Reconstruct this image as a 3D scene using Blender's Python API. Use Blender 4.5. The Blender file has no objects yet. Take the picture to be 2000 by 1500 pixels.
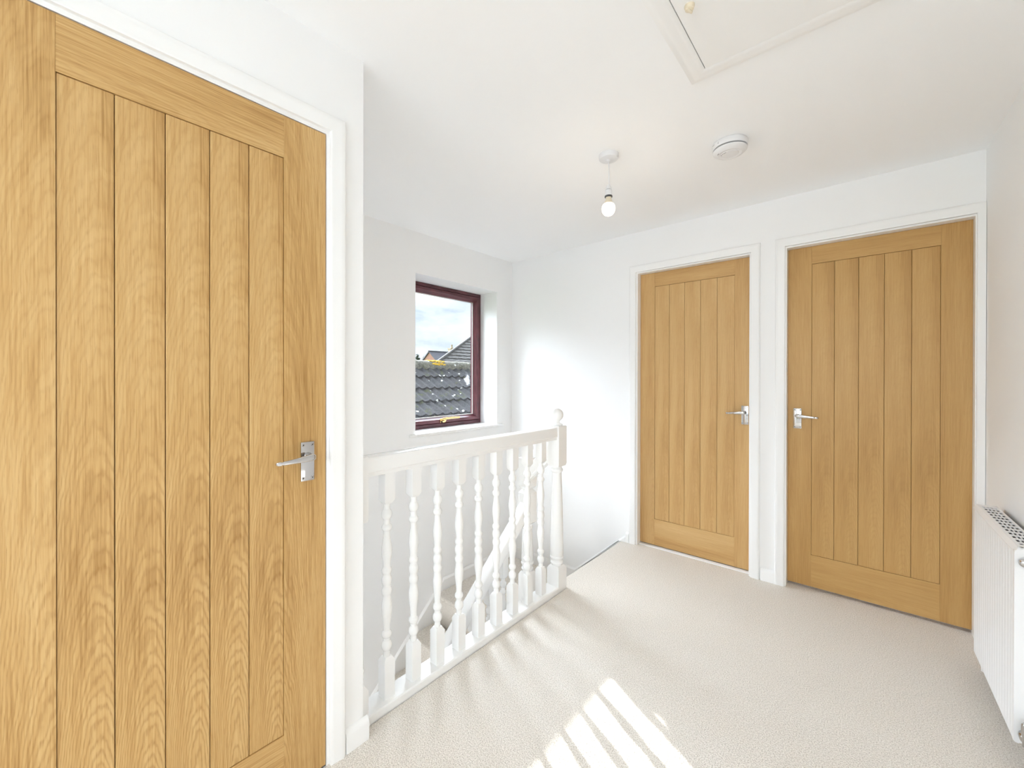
import bpy, bmesh, math, random
from mathutils import Vector, Matrix, noise
random.seed(7)
S = bpy.context.scene
COL = S.collection
R = math.radians

# ------------------------------------------------------------------ helpers
def link(o):
    COL.objects.link(o)
    return o

def tag(o, label=None, cat=None, group=None, kind=None):
    for k, v in (('label', label), ('category', cat), ('group', group), ('kind', kind)):
        if v:
            o[k] = v
    return o

def thing(name, loc, label, cat, group=None, kind=None):
    o = link(bpy.data.objects.new(name, None))
    o.location = loc
    o.empty_display_size = .05
    return tag(o, label, cat, group, kind)

def origin_of(o):
    p = Vector((0, 0, 0))
    while o is not None:
        p += o.location
        o = o.parent
    return p

def obj(name, bm, mat, parent=None, smooth=None, label=None, loc=None):
    """bm is in world coordinates; it becomes one mesh object."""
    bmesh.ops.recalc_face_normals(bm, faces=bm.faces[:])
    base = Vector(loc) if loc is not None else None
    par = origin_of(parent) if parent is not None else Vector((0, 0, 0))
    if base is None:
        base = par if parent is not None else Vector((0, 0, 0))
    bmesh.ops.translate(bm, verts=bm.verts[:], vec=-base)
    me = bpy.data.meshes.new(name)
    bm.to_mesh(me)
    bm.free()
    for m in (mat if isinstance(mat, (list, tuple)) else [mat]):
        me.materials.append(m)
    if smooth:
        me.shade_smooth()
        me.set_sharp_from_angle(angle=R(smooth))
    o = link(bpy.data.objects.new(name, me))
    if parent is not None:
        o.parent = parent
    o.location = base - par
    if label:
        o['label'] = label
    return o

def BM():
    return bmesh.new()

def box(bm, x0, x1, y0, y1, z0, z1, bev=0, seg=2, mi=0):
    vs = [bm.verts.new((x, y, z)) for x in (x0, x1) for y in (y0, y1) for z in (z0, z1)]
    fs = []
    for q in ((0, 1, 3, 2), (4, 6, 7, 5), (0, 4, 5, 1), (2, 3, 7, 6), (0, 2, 6, 4), (1, 5, 7, 3)):
        f = bm.faces.new([vs[i] for i in q])
        f.material_index = mi
        fs.append(f)
    if bev:
        es = list({e for f in fs for e in f.edges})
        r = bmesh.ops.bevel(bm, geom=es, offset=bev, segments=seg, affect='EDGES', profile=.6)
        return None
    return fs

def grainbox(bm, x0, x1, y0, y1, z0, z1, axis, uo, vo, bev=0):
    """a board with UVs in metres, v along the grain axis"""
    lay = bm.loops.layers.uv.verify()
    t = BM()
    tl = t.loops.layers.uv.verify()
    box(t, x0, x1, y0, y1, z0, z1, bev, 2)
    bmesh.ops.recalc_face_normals(t, faces=t.faces[:])
    cen = ((x0 + x1) / 2, (y0 + y1) / 2, (z0 + z1) / 2)
    ext = (x1 - x0, y1 - y0, z1 - z0)
    across = [i for i in range(3) if i != axis]
    across.sort(key=lambda i: -ext[i])
    for f in t.faces:
        n = f.normal
        a = across[0]
        if abs(n[a]) > .8:
            a = across[1]
        for l in f.loops:
            l[tl].uv = (l.vert.co[a] - cen[a] + uo, l.vert.co[axis] + vo)
    m = {v: bm.verts.new(v.co) for v in t.verts}
    for f in t.faces:
        g = bm.faces.new([m[v] for v in f.verts])
        for l0, l1 in zip(f.loops, g.loops):
            l1[lay].uv = l0[tl].uv
    t.free()

def lathe(bm, prof, c, seg=24, mi=0, axis='Z'):
    """prof: (r, h) list along the axis through c"""
    rings = []
    for r, h in prof:
        ring = []
        for i in range(seg):
            a = 2 * math.pi * i / seg
            p = (r * math.cos(a), r * math.sin(a), h)
            if axis == 'X':
                p = (h, p[0], p[1])
            elif axis == 'Y':
                p = (p[0], h, p[1])
            ring.append(bm.verts.new((c[0] + p[0], c[1] + p[1], c[2] + p[2])))
        rings.append(ring)
    for a, b in zip(rings, rings[1:]):
        for i in range(seg):
            j = (i + 1) % seg
            f = bm.faces.new((a[i], a[j], b[j], b[i]))
            f.material_index = mi
    for ring in (rings[0], rings[-1]):
        f = bm.faces.new(ring)
        f.material_index = mi

def tube(bm, pts, rad, seg=12, ell=None, up=(0, 0, 1), sq=1.):
    """swept tube; rad a number or list; ell = (scale side, scale up) lists"""
    pts = [Vector(p) for p in pts]
    n = len(pts)
    rings = []
    for i, p in enumerate(pts):
        d = (pts[min(i + 1, n - 1)] - pts[max(i - 1, 0)]).normalized()
        u = Vector(up)
        if abs(d.dot(u)) > .95:
            u = Vector((1, 0, 0))
        s = d.cross(u).normalized()
        u = s.cross(d).normalized()
        r = rad[i] if isinstance(rad, (list, tuple)) else rad
        es, eu = ell[i] if ell else (1, 1)
        def pw(v):
            return math.copysign(abs(v) ** sq, v)
        rings.append([bm.verts.new(p + s * r * es * pw(math.cos(2 * math.pi * k / seg)) + u * r * eu * pw(math.sin(2 * math.pi * k / seg))) for k in range(seg)])
    for a, b in zip(rings, rings[1:]):
        for k in range(seg):
            j = (k + 1) % seg
            bm.faces.new((a[k], a[j], b[j], b[k]))
    bm.faces.new(rings[0])
    bm.faces.new(rings[-1])

def prism(bm, poly, axis, a0, a1):
    """extrude a 2D polygon along axis 'X','Y','Z'; poly in the remaining axes (order x,y,z)"""
    def P(p, a):
        if axis == 'X':
            return (a, p[0], p[1])
        if axis == 'Y':
            return (p[0], a, p[1])
        return (p[0], p[1], a)
    A = [bm.verts.new(P(p, a0)) for p in poly]
    B = [bm.verts.new(P(p, a1)) for p in poly]
    n = len(poly)
    for i in range(n):
        j = (i + 1) % n
        bm.faces.new((A[i], A[j], B[j], B[i]))
    bm.faces.new(A)
    bm.faces.new(B)

def wall_boxes(bm, fixed, f0, f1, a0, a1, z0, z1, holes):
    """a wall with rectangular holes; fixed 'X' or 'Y' is the thin axis f0..f1, a runs along it.
    Built as one shell (faces only where the wall has a surface)."""
    As = sorted({a0, a1} | {h[0] for h in holes} | {h[1] for h in holes})
    Zs = sorted({z0, z1} | {h[2] for h in holes} | {h[3] for h in holes})
    As = [a for a in As if a0 <= a <= a1]
    Zs = [z for z in Zs if z0 <= z <= z1]
    def solid(i, j):
        if i < 0 or j < 0 or i >= len(As) - 1 or j >= len(Zs) - 1:
            return False
        a, z = (As[i] + As[i + 1]) / 2, (Zs[j] + Zs[j + 1]) / 2
        return not any(h[0] < a < h[1] and h[2] < z < h[3] for h in holes)
    def V(f, a, z):
        k = (round(f, 5), round(a, 5), round(z, 5))
        if k not in cache:
            cache[k] = bm.verts.new((f, a, z) if fixed == 'X' else (a, f, z))
        return cache[k]
    cache = {}
    for i in range(len(As) - 1):
        for j in range(len(Zs) - 1):
            if not solid(i, j):
                continue
            A0, A1, Z0, Z1 = As[i], As[i + 1], Zs[j], Zs[j + 1]
            for f in (f0, f1):
                bm.faces.new((V(f, A0, Z0), V(f, A1, Z0), V(f, A1, Z1), V(f, A0, Z1)))
            for di, dj, q in ((-1, 0, ((A0, Z0), (A0, Z1))), (1, 0, ((A1, Z0), (A1, Z1))), (0, -1, ((A0, Z0), (A1, Z0))), (0, 1, ((A0, Z1), (A1, Z1)))):
                if not solid(i + di, j + dj):
                    (p, q2) = q
                    bm.faces.new((V(f0, *p), V(f0, *q2), V(f1, *q2), V(f1, *p)))

def architrave(bm, axis, face, sgn, a0, a1, zt, prof, zb=0.0):
    """mitred moulding round a door opening. prof: (outward, projection)"""
    def P(a, z, pr):
        f = face + sgn * pr
        return (f, a, z) if axis == 'X' else (a, f, z)
    lines = []
    for o, pr in prof:
        lines.append([bm.verts.new(P(*q, pr)) for q in ((a0 - o, zb), (a0 - o, zt + o), (a1 + o, zt + o), (a1 + o, zb))])
    n = len(lines)
    for i in range(n):
        A, B = lines[i], lines[(i + 1) % n]
        for k in range(3):
            bm.faces.new((A[k], A[k + 1], B[k + 1], B[k]))
    bm.faces.new([l[0] for l in lines])
    bm.faces.new([l[3] for l in lines])

# ------------------------------------------------------------------ materials
def newmat(name):
    m = bpy.data.materials.new(name)
    m.use_nodes = True
    nt = m.node_tree
    b = nt.nodes['Principled BSDF']
    return m, nt, b

def N(nt, typ, **kw):
    n = nt.nodes.new(typ)
    for k, v in kw.items():
        if k in n.inputs.keys():
            n.inputs[k].default_value = v
        else:
            setattr(n, k, v)
    return n

def math_n(nt, op, a, b=None, c=None):
    n = nt.nodes.new('ShaderNodeMath')
    n.operation = op
    for i, v in enumerate((a, b, c)):
        if v is None:
            continue
        if isinstance(v, (int, float)):
            n.inputs[i].default_value = v
        else:
            nt.links.new(v, n.inputs[i])
    return n.outputs[0]

def ramp(nt, fac, stops):
    n = nt.nodes.new('ShaderNodeValToRGB')
    while len(n.color_ramp.elements) < len(stops):
        n.color_ramp.elements.new(.5)
    for e, (p, c) in zip(n.color_ramp.elements, stops):
        e.position = p
        e.color = (*c, 1) if len(c) == 3 else c
    nt.links.new(fac, n.inputs[0])
    return n.outputs[0]

def mix(nt, fac, a, b, typ='MIX'):
    n = nt.nodes.new('ShaderNodeMix')
    n.data_type = 'RGBA'
    n.blend_type = typ
    for i, v in ((0, fac), (6, a), (7, b)):
        if isinstance(v, (int, float)):
            n.inputs[i].default_value = v
        elif isinstance(v, tuple):
            n.inputs[i].default_value = (*v, 1)
        else:
            nt.links.new(v, n.inputs[i])
    return n.outputs[2]

def srgb(r, g, b):
    def f(c):
        c /= 255
        return c / 12.92 if c <= .04045 else ((c + .055) / 1.055) ** 2.4
    return (f(r), f(g), f(b))

def paint(name, col, rough=.6, spec=.4, bump=0., scale=60.):
    m, nt, b = newmat(name)
    b.inputs['Roughness'].default_value = rough
    b.inputs['Specular IOR Level'].default_value = spec
    tc = N(nt, 'ShaderNodeTexCoord')
    nz = N(nt, 'ShaderNodeTexNoise', Scale=2.2, Detail=3.)
    nt.links.new(tc.outputs['Object'], nz.inputs['Vector'])
    d = tuple(c * .985 for c in col)
    nt.links.new(mix(nt, nz.outputs['Fac'], d, col), b.inputs['Base Color'])
    if bump:
        n2 = N(nt, 'ShaderNodeTexNoise', Scale=scale, Detail=4.)
        nt.links.new(tc.outputs['Object'], n2.inputs['Vector'])
        bp = N(nt, 'ShaderNodeBump', Strength=bump, Distance=.002)
        nt.links.new(n2.outputs['Fac'], bp.inputs['Height'])
        nt.links.new(bp.outputs['Normal'], b.inputs['Normal'])
    return m

def metal(name, col, rough):
    m, nt, b = newmat(name)
    b.inputs['Base Color'].default_value = (*col, 1)
    b.inputs['Metallic'].default_value = 1
    tc = N(nt, 'ShaderNodeTexCoord')
    nz = N(nt, 'ShaderNodeTexNoise', Scale=40., Detail=3.)
    nt.links.new(tc.outputs['Object'], nz.inputs['Vector'])
    mr = N(nt, 'ShaderNodeMapRange')
    mr.inputs['To Min'].default_value = rough * .7
    mr.inputs['To Max'].default_value = rough * 1.4
    nt.links.new(nz.outputs['Fac'], mr.inputs['Value'])
    nt.links.new(mr.outputs['Result'], b.inputs['Roughness'])
    return m

def oak(name, light, mid, dark, figure=1., fine=1.):
    m, nt, b = newmat(name)
    uv = N(nt, 'ShaderNodeUVMap')
    sx = N(nt, 'ShaderNodeSeparateXYZ')
    nt.links.new(uv.outputs['UV'], sx.inputs[0])
    u, v = sx.outputs[0], sx.outputs[1]
    def nz(su, sv, detail=2., rough=.5, off=0.):
        cx = N(nt, 'ShaderNodeCombineXYZ')
        nt.links.new(math_n(nt, 'MULTIPLY_ADD', u, su, off), cx.inputs[0])
        nt.links.new(math_n(nt, 'MULTIPLY', v, sv), cx.inputs[1])
        n = N(nt, 'ShaderNodeTexNoise', Scale=1., Detail=detail, Roughness=rough)
        nt.links.new(cx.outputs[0], n.inputs['Vector'])
        return n.outputs['Fac']
    # growth rings cut lengthways: arches where the cut runs flat to the ring
    low = nz(1.6, 1.2, 2., .45)
    wob = nz(32., 9., 3., .55, 11.)
    vm = math_n(nt, 'FLOORED_MODULO', v, 4.)
    # the cut drifts through the rings along the board, which leaves tall pointed arches
    depth = math_n(nt, 'MULTIPLY_ADD', vm, .13, .02)
    depth = math_n(nt, 'ADD', depth, math_n(nt, 'MULTIPLY', math_n(nt, 'SUBTRACT', low, .5), .08))
    depth = math_n(nt, 'ADD', depth, math_n(nt, 'MULTIPLY', math_n(nt, 'SUBTRACT', wob, .5), .020))
    r2 = math_n(nt, 'ADD', math_n(nt, 'MULTIPLY', u, math_n(nt, 'MULTIPLY', u, 3.6)), math_n(nt, 'MULTIPLY', depth, depth))
    rr = math_n(nt, 'SQRT', r2)
    rw = math_n(nt, 'ADD', rr, math_n(nt, 'MULTIPLY', nz(40., 3., 2., .5, 51.), .004))
    ring = math_n(nt, 'SINE', math_n(nt, 'MULTIPLY', rw, 2 * math.pi / .0066))
    ring = math_n(nt, 'MULTIPLY_ADD', ring, .5, .5)
    line = math_n(nt, 'POWER', ring, 2.2)
    band = math_n(nt, 'SINE', math_n(nt, 'MULTIPLY', rw, 2 * math.pi / .021))
    streak = nz(260., 5., 3., .6, 3.)        # long fibres
    pores = nz(700., 24., 2., .5, 7.)        # short dark pores
    broad = nz(11., .9, 2., .5, 23.)
    f = math_n(nt, 'MULTIPLY', band, .05 * figure)
    f = math_n(nt, 'ADD', f, math_n(nt, 'MULTIPLY', math_n(nt, 'SUBTRACT', streak, .5), 1.15 * fine))
    f = math_n(nt, 'ADD', f, math_n(nt, 'MULTIPLY', math_n(nt, 'SUBTRACT', broad, .5), 1.1))
    f = math_n(nt, 'ADD', f, .52)
    col = ramp(nt, f, [(.05, dark), (.48, mid), (.95, light)])
    pm = N(nt, 'ShaderNodeMapRange')
    pm.inputs['From Min'].default_value = .62
    pm.inputs['From Max'].default_value = .36
    nt.links.new(pores, pm.inputs['Value'])
    ln_ = math_n(nt, 'MULTIPLY', line, math_n(nt, 'MULTIPLY_ADD', pm.outputs['Result'], .7, .3))
    fade = N(nt, 'ShaderNodeMapRange', interpolation_type='SMOOTHSTEP')
    fade.inputs['From Min'].default_value = .75
    fade.inputs['From Max'].default_value = 1.45
    fade.inputs['To Min'].default_value = 1.
    fade.inputs['To Max'].default_value = .38
    nt.links.new(vm, fade.inputs['Value'])
    ln_ = math_n(nt, 'MULTIPLY', ln_, fade.outputs['Result'])
    col = mix(nt, math_n(nt, 'MULTIPLY', ln_, .62 * figure), col, dark)
    pf = math_n(nt, 'MULTIPLY', math_n(nt, 'LESS_THAN', pores, .37), .22 * fine)
    col = mix(nt, pf, col, dark)
    nt.links.new(col, b.inputs['Base Color'])
    b.inputs['Roughness'].default_value = .42
    b.inputs['Specular IOR Level'].default_value = .35
    bp = N(nt, 'ShaderNodeBump', Strength=.12, Distance=.0006)
    nt.links.new(streak, bp.inputs['Height'])
    nt.links.new(bp.outputs['Normal'], b.inputs['Normal'])
    return m

def carpet(name, light, dark):
    m, nt, b = newmat(name)
    tc = N(nt, 'ShaderNodeTexCoord')
    fine = N(nt, 'ShaderNodeTexNoise', Scale=260., Detail=2., Roughness=.75)
    patch = N(nt, 'ShaderNodeTexNoise', Scale=5., Detail=3.)
    tuft = N(nt, 'ShaderNodeTexVoronoi', Scale=210.)
    for n in (fine, patch, tuft):
        nt.links.new(tc.outputs['Object'], n.inputs['Vector'])
    c = ramp(nt, fine.outputs['Fac'], [(.36, dark), (.56, light)])
    c = mix(nt, math_n(nt, 'MULTIPLY', patch.outputs['Fac'], .22), c, tuple(x * .9 for x in light))
    nt.links.new(c, b.inputs['Base Color'])
    b.inputs['Roughness'].default_value = 1.
    b.inputs['Specular IOR Level'].default_value = .05
    b.inputs['Sheen Weight'].default_value = .15
    h = math_n(nt, 'ADD', math_n(nt, 'MULTIPLY', tuft.outputs['Distance'], -1.), fine.outputs['Fac'])
    bp = N(nt, 'ShaderNodeBump', Strength=.55, Distance=.004)
    nt.links.new(h, bp.inputs['Height'])
    nt.links.new(bp.outputs['Normal'], b.inputs['Normal'])
    return m

def glass(name):
    m, nt, b = newmat(name)
    nt.nodes.remove(b)
    out = nt.nodes['Material Output']
    t = N(nt, 'ShaderNodeBsdfTransparent')
    t.inputs[0].default_value = (.97, .985, .98, 1)
    g = N(nt, 'ShaderNodeBsdfGlossy', Roughness=.02)
    fr = N(nt, 'ShaderNodeFresnel', IOR=1.45)
    # one dried splash on the pane and a faint bloom along its foot
    tc = N(nt, 'ShaderNodeTexCoord')
    d = N(nt, 'ShaderNodeBsdfTranslucent')
    d.inputs[0].default_value = (.9, .92, .95, 1)
    mp = N(nt, 'ShaderNodeMapping')
    mp.inputs['Location'].default_value = (0, -.300 / .030, -.390 / .055)
    mp.inputs['Scale'].default_value = (0, 1 / .030, 1 / .055)
    nt.links.new(tc.outputs['Object'], mp.inputs[0])
    ln = N(nt, 'ShaderNodeVectorMath', operation='LENGTH')
    nt.links.new(mp.outputs[0], ln.inputs[0])
    nz = N(nt, 'ShaderNodeTexNoise', Scale=45., Detail=4., Roughness=.7)
    nt.links.new(tc.outputs['Object'], nz.inputs['Vector'])
    sp = math_n(nt, 'ADD', ln.outputs['Value'], math_n(nt, 'MULTIPLY', math_n(nt, 'SUBTRACT', nz.outputs['Fac'], .5), 3.4))
    dirt = ramp(nt, sp, [(.2, (.16, .16, .16)), (.95, (0, 0, 0))])
    s1 = N(nt, 'ShaderNodeMixShader')
    geo = N(nt, 'ShaderNodeNewGeometry')
    nt.links.new(math_n(nt, 'MULTIPLY', fr.outputs[0], math_n(nt, 'SUBTRACT', 1., geo.outputs['Backfacing'])), s1.inputs[0])
    nt.links.new(t.outputs[0], s1.inputs[1])
    nt.links.new(g.outputs[0], s1.inputs[2])
    s2 = N(nt, 'ShaderNodeMixShader')
    nt.links.new(dirt, s2.inputs[0])
    nt.links.new(s1.outputs[0], s2.inputs[1])
    nt.links.new(d.outputs[0], s2.inputs[2])
    nt.links.new(s2.outputs[0], out.inputs[0])
    return m

def rooftile(name, base, alt, moss=True):
    m, nt, b = newmat(name)
    tc = N(nt, 'ShaderNodeTexCoord')
    def nz(sc, det=4.):
        n = N(nt, 'ShaderNodeTexNoise', Scale=sc, Detail=det, Roughness=.65)
        nt.links.new(tc.outputs['Object'], n.inputs['Vector'])
        return n.outputs['Fac']
    c = ramp(nt, nz(3.), [(.35, base), (.65, alt)])
    c = mix(nt, ramp(nt, nz(55.), [(.42, (0, 0, 0)), (.68, (.75, .75, .75))]), c, tuple(x * 2.9 for x in base))
    c = mix(nt, ramp(nt, nz(19.), [(.36, (.6, .6, .6)), (.52, (0, 0, 0))]), c, tuple(x * .45 for x in base))
    if moss:
        mo = ramp(nt, nz(7.5), [(.57, (0, 0, 0)), (.66, (.8, .8, .8))])
        c = mix(nt, mo, c, srgb(66, 70, 36))
        vo = N(nt, 'ShaderNodeTexVoronoi', Scale=6.5)
        nt.links.new(tc.outputs['Object'], vo.inputs['Vector'])
        sp = math_n(nt, 'SUBTRACT', vo.outputs['Distance'], math_n(nt, 'MULTIPLY', nz(24.), .23))
        li = ramp(nt, sp, [(.0, (1, 1, 1)), (.03, (0, 0, 0))])
        c = mix(nt, li, c, srgb(190, 190, 184))
    nt.links.new(c, b.inputs['Base Color'])
    b.inputs['Roughness'].default_value = .9
    return m

def brick(name, c1, c2, mortar, scale):
    m, nt, b = newmat(name)
    tc = N(nt, 'ShaderNodeTexCoord')
    mp = N(nt, 'ShaderNodeMapping')
    mp.inputs['Rotation'].default_value = (R(90), 0, 0)
    nt.links.new(tc.outputs['Object'], mp.inputs[0])
    br = N(nt, 'ShaderNodeTexBrick', Scale=scale)
    br.inputs['Color1'].default_value = (*c1, 1)
    br.inputs['Color2'].default_value = (*c2, 1)
    br.inputs['Mortar'].default_value = (*mortar, 1)
    nt.links.new(mp.outputs[0], br.inputs['Vector'])
    nt.links.new(br.outputs['Color'], b.inputs['Base Color'])
    b.inputs['Roughness'].default_value = .9
    return m

WALL = paint('wall_emulsion', (.902, .904, .905), .75, .25, .08, 90.)
CEIL = paint('ceiling_emulsion', (.93, .937, .945), .85, .2, .06, 120.)
GLOSS = paint('white_gloss', (.89, .89, .885), .22, .5, .03, 25.)
SATIN = paint('white_satinwood', (.89, .89, .885), .38, .45, .03, 25.)
RADW = paint('radiator_enamel', (.885, .892, .90), .3, .5)
PLAST = paint('white_plastic', (.80, .80, .81), .4, .45)
PLASTG = paint('grey_plastic', (.30, .30, .31), .5, .4)
CREAM = paint('cream_plastic', srgb(226, 214, 190), .4, .45)
DARK = paint('dark_gap', (.04, .035, .03), .9, .1)
FIN = paint('darkened_fin', (.07, .07, .075), .6, .4)  # fins coloured near black to stand for the shade inside the radiator
OAK1 = oak('oak_strong_figure', srgb(213, 179, 124), srgb(196, 157, 100), srgb(152, 110, 54), 1.0, 1.0)
OAK2 = oak('oak_quiet_figure', srgb(213, 179, 126), srgb(198, 159, 104), srgb(168, 127, 74), .35, .7)
OAK3 = oak('oak_honey', srgb(205, 168, 110), srgb(189, 149, 91), srgb(160, 119, 64), .35, .7)
CARPET = carpet('beige_carpet', (.87, .82, .755), (.50, .45, .385))
CHROME = metal('polished_chrome', (.56, .55, .55), .08)
BRASS = metal('polished_brass', srgb(222, 190, 130), .2)
ROSEW, _nt, _b = newmat('rosewood_upvc')
_tc = N(_nt, 'ShaderNodeTexCoord')
_w = N(_nt, 'ShaderNodeTexNoise', Scale=30., Detail=4.)
_mp = N(_nt, 'ShaderNodeMapping')
_mp.inputs['Scale'].default_value = (6, .35, .35)
_nt.links.new(_tc.outputs['Object'], _mp.inputs[0])
_nt.links.new(_mp.outputs[0], _w.inputs['Vector'])
_nt.links.new(ramp(_nt, _w.outputs['Fac'], [(.3, srgb(70, 34, 42)), (.7, srgb(108, 58, 64))]), _b.inputs['Base Color'])
_b.inputs['Roughness'].default_value = .28
GASKET = paint('light_gasket', srgb(196, 194, 188), .5, .4)
GLASS = glass('window_glass')
TILE = rooftile('grey_roof_tile', srgb(46, 46, 48), srgb(56, 52, 52))
TILE2 = rooftile('grey_roof_tile_clean', srgb(78, 76, 73), srgb(92, 88, 84), False)
TILE3 = rooftile('slate_grey_tile', srgb(70, 70, 78), srgb(80, 79, 84), False)
LICH = rooftile('lichened_ridge', srgb(86, 84, 76), srgb(112, 108, 92))
YELL = paint('yellow_lichen', srgb(196, 160, 60), .9, .1)
BRICK = brick('red_brick', srgb(138, 92, 76), srgb(152, 104, 86), srgb(150, 130, 116), 4.)
BRICKP = brick('buff_brick', srgb(160, 142, 120), srgb(176, 158, 132), srgb(190, 180, 164), 4.)
RENDER = paint('outer_brickwork', srgb(170, 120, 96), .9, .1)
GRASS = paint('lawn', srgb(92, 110, 62), 1., .1)
LEAF = paint('conifer_leaf', srgb(54, 68, 52), .9, .1)
BARK = paint('bare_twigs', srgb(140, 128, 122), .9, .1)
BULB, _nt, _b = newmat('lit_bulb_glass')
_b.inputs['Base Color'].default_value = (1, .95, .86, 1)
_b.inputs['Emission Color'].default_value = (1, .88, .68, 1)
_b.inputs['Emission Strength'].default_value = 1.1

# ------------------------------------------------------------------ dimensions
H = 1.2242
XL, YC = -1.282, .726          # left wall face, its outer corner
XW = -2.478                    # window wall face
YB = 2.897                     # back wall face
ZC = 2.2874
ZG = -2.66                     # ground floor of the house
def XR(y):                     # right wall face, a touch out of square
    return .415 + .02 * (2.897 - y)

# ------------------------------------------------------------------ shell
# landing floor, carpeted, with a rounded nosing at the head of the stairs
bm = BM()
NX = -1.398
prism(bm, [(XL, -1.8), (.62, -1.8), (.62, 3.6), (-1.35, 3.6), (-1.35, 2.034), (-1.3115, 2.034), (-1.3115, .726), (XL, .726)], 'Z', -.24, 0)
nose = [(-1.349, -.04), (-1.349, 0)] + [(NX + .018 - .018 * math.sin(a), -.018 + .018 * math.cos(a)) for a in [i * math.pi / 8 for i in range(9)]]
prism(bm, nose, 'Y', 2.034, YB - .004)
obj('floor', bm, CARPET, smooth=40)
tag(bpy.data.objects['floor'], 'pale beige carpet covering the upstairs landing floor', 'carpet', kind='structure')

bm = BM()
wall_boxes(bm, 'X', XL - .1, XL, -1.8, YC, -.24, ZC + .02, [(-.107, .609, -.012, 1.997)])
box(bm, XW, XL - .1, YC - .1, YC, -.24, ZC + .02)      # return across the head of the stairwell
tag(obj('wall_left', bm, WALL), 'white wall beside the large oak door at the left, ending at the banister', 'wall', kind='structure')

bm = BM()
wall_boxes(bm, 'X', XW - .30, XW, -3.2, YB + .3, ZG - .1, ZC + .02, [(1.816, 2.692, .789, 1.986)])
tag(obj('wall_window', bm, [WALL]), 'white wall above the stairs with the window in it', 'wall', kind='structure')

bm = BM()
wall_boxes(bm, 'Y', YB, YB + .1, XW, .62, ZG - .1, ZC + .02, [(-1.275, -.539, -.012, 1.997), (-.364, .391, -.012, 1.997)])
tag(obj('wall_back', bm, WALL), 'white end wall holding the two oak doors side by side', 'wall', kind='structure')

bm = BM()
A = [(XR(-1.8), -1.8), (XR(2.897), 2.897), (.75, 2.897), (.75, -1.8)]
prism(bm, A, 'Z', -.24, ZC + .02)
tag(obj('wall_right', bm, WALL), 'plain white wall behind the radiator at the right', 'wall', kind='structure')

bm = BM()
wall_boxes(bm, 'Y', -1.9, -1.8, XL - .1, .75, -.24, ZC + .02, [(-1.05, .3, .55, 2.05)])
tag(obj('wall_front', bm, WALL), 'white wall at the near end of the landing, out of view', 'wall', kind='structure')

bm = BM()
wall_boxes(bm, 'X', -1.40, -1.352, -3.2, YB, ZG, -.24, [])
wall_boxes(bm, 'Y', -3.3, -3.2, XW, -1.3, ZG - .1, -.24, [])
tag(obj('wall_stairwell', bm, WALL), 'white wall enclosing the lower flight under the landing', 'wall', kind='structure')
bm = BM()
box(bm, XW, XL - .1, -3.2, YC - .1, -.24, -.12)
box(bm, XW - .02, -1.3, -3.3, YB, ZG - .1, ZG)
tag(obj('floor_hall', bm, CARPET), 'carpeted hall floor at the foot of the stairs, below view', 'carpet', kind='structure')

# ceiling with the loft opening cut out
HX0, HX1, HY0, HY1 = -.424, .166, .93, 1.502
bm = BM()
for a in ((-2.8, HX0, -3.3, 3.3), (HX1, .9, -3.3, 3.3), (HX0, HX1, -3.3, HY0), (HX0, HX1, HY1, 3.3)):
    box(bm, a[0], a[1], a[2], a[3], ZC, ZC + .12)
box(bm, -2.8, .9, -3.3, 3.3, ZC + .3, ZC + .4)
for a in ((HX0 - .05, HX0, HY0 - .05, HY1 + .05), (HX1, HX1 + .05, HY0 - .05, HY1 + .05), (HX0, HX1, HY0 - .05, HY0), (HX0, HX1, HY1, HY1 + .05)):
    box(bm, a[0], a[1], a[2], a[3], ZC + .12, ZC + .3)
tag(obj('ceiling', bm, CEIL), 'smooth white ceiling over the landing and stairs', 'ceiling', kind='structure')

# rooms behind the closed doors are just dark voids: back boards keep daylight out
bm = BM()
box(bm, XW, .9, 3.55, 3.65, -.3, ZC + .4)
box(bm, .62, .9, 2.9, 3.6, -.3, ZC + .4)
box(bm, -1.6, -1.5, 3.0, 3.55, -.3, ZC)
tag(obj('wall_rear_rooms', bm, WALL), 'wall of the rooms behind the closed doors, not seen', 'wall', kind='structure')
bm = BM()
box(bm, XW, XL - .1, -1.9, -1.8, -.24, ZC + .02)
tag(obj('wall_cupboard', bm, WALL), 'wall inside the cupboard behind the large left door, not seen', 'wall', kind='structure')

# ------------------------------------------------------------------ skirting
SK = [(0, 0), (.015, 0), (.015, .055), (.0125, .063), (.0075, .069), (.004, .073), (0, .0745)]
def skirting(name, axis, face, sgn, a0, a1, z=0., label='', h=1.):
    bm = BM()
    if axis == 'X':
        prism(bm, [(face + sgn * p, z + q * h) for p, q in SK], 'Y', a0, a1)
    else:
        prism(bm, [(face + sgn * p, z + q * h) for p, q in SK], 'X', a0, a1)
        # prism along X takes (y, z)
    o = obj(name, bm, SATIN, smooth=35)
    return tag(o, label, 'skirting board', kind='structure')
skirting('baseboard_left', 'X', XL, 1, .66, YC + .015, label='short white skirting board at the foot of the left wall corner')
skirting('baseboard_left_near', 'X', XL, 1, -1.8, -.165, label='white skirting board on the left wall before the large door')
skirting('baseboard_back', 'Y', YB, -1, -1.352, -1.327, label='stub of white skirting between the stairs and the narrow oak door')
skirting('baseboard_between', 'Y', YB, -1, -.483, -.408, label='short white skirting board between the two far oak doors')
bm = BM()
d = Vector((.02, -1, 0)).normalized()
nrm = Vector((-1, -.02, 0)).normalized()
pp = [[Vector((XR(2.88), 2.88, 0)) + nrm * p + Vector((0, 0, q)) + d * s for p, q in SK] for s in (0, 4.68)]
VA, VB = [[bm.verts.new(v) for v in r] for r in pp]
for i in range(len(SK)):
    j = (i + 1) % len(SK)
    bm.faces.new((VA[i], VA[j], VB[j], VB[i]))
bm.faces.new(VA)
bm.faces.new(VB)
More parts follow.
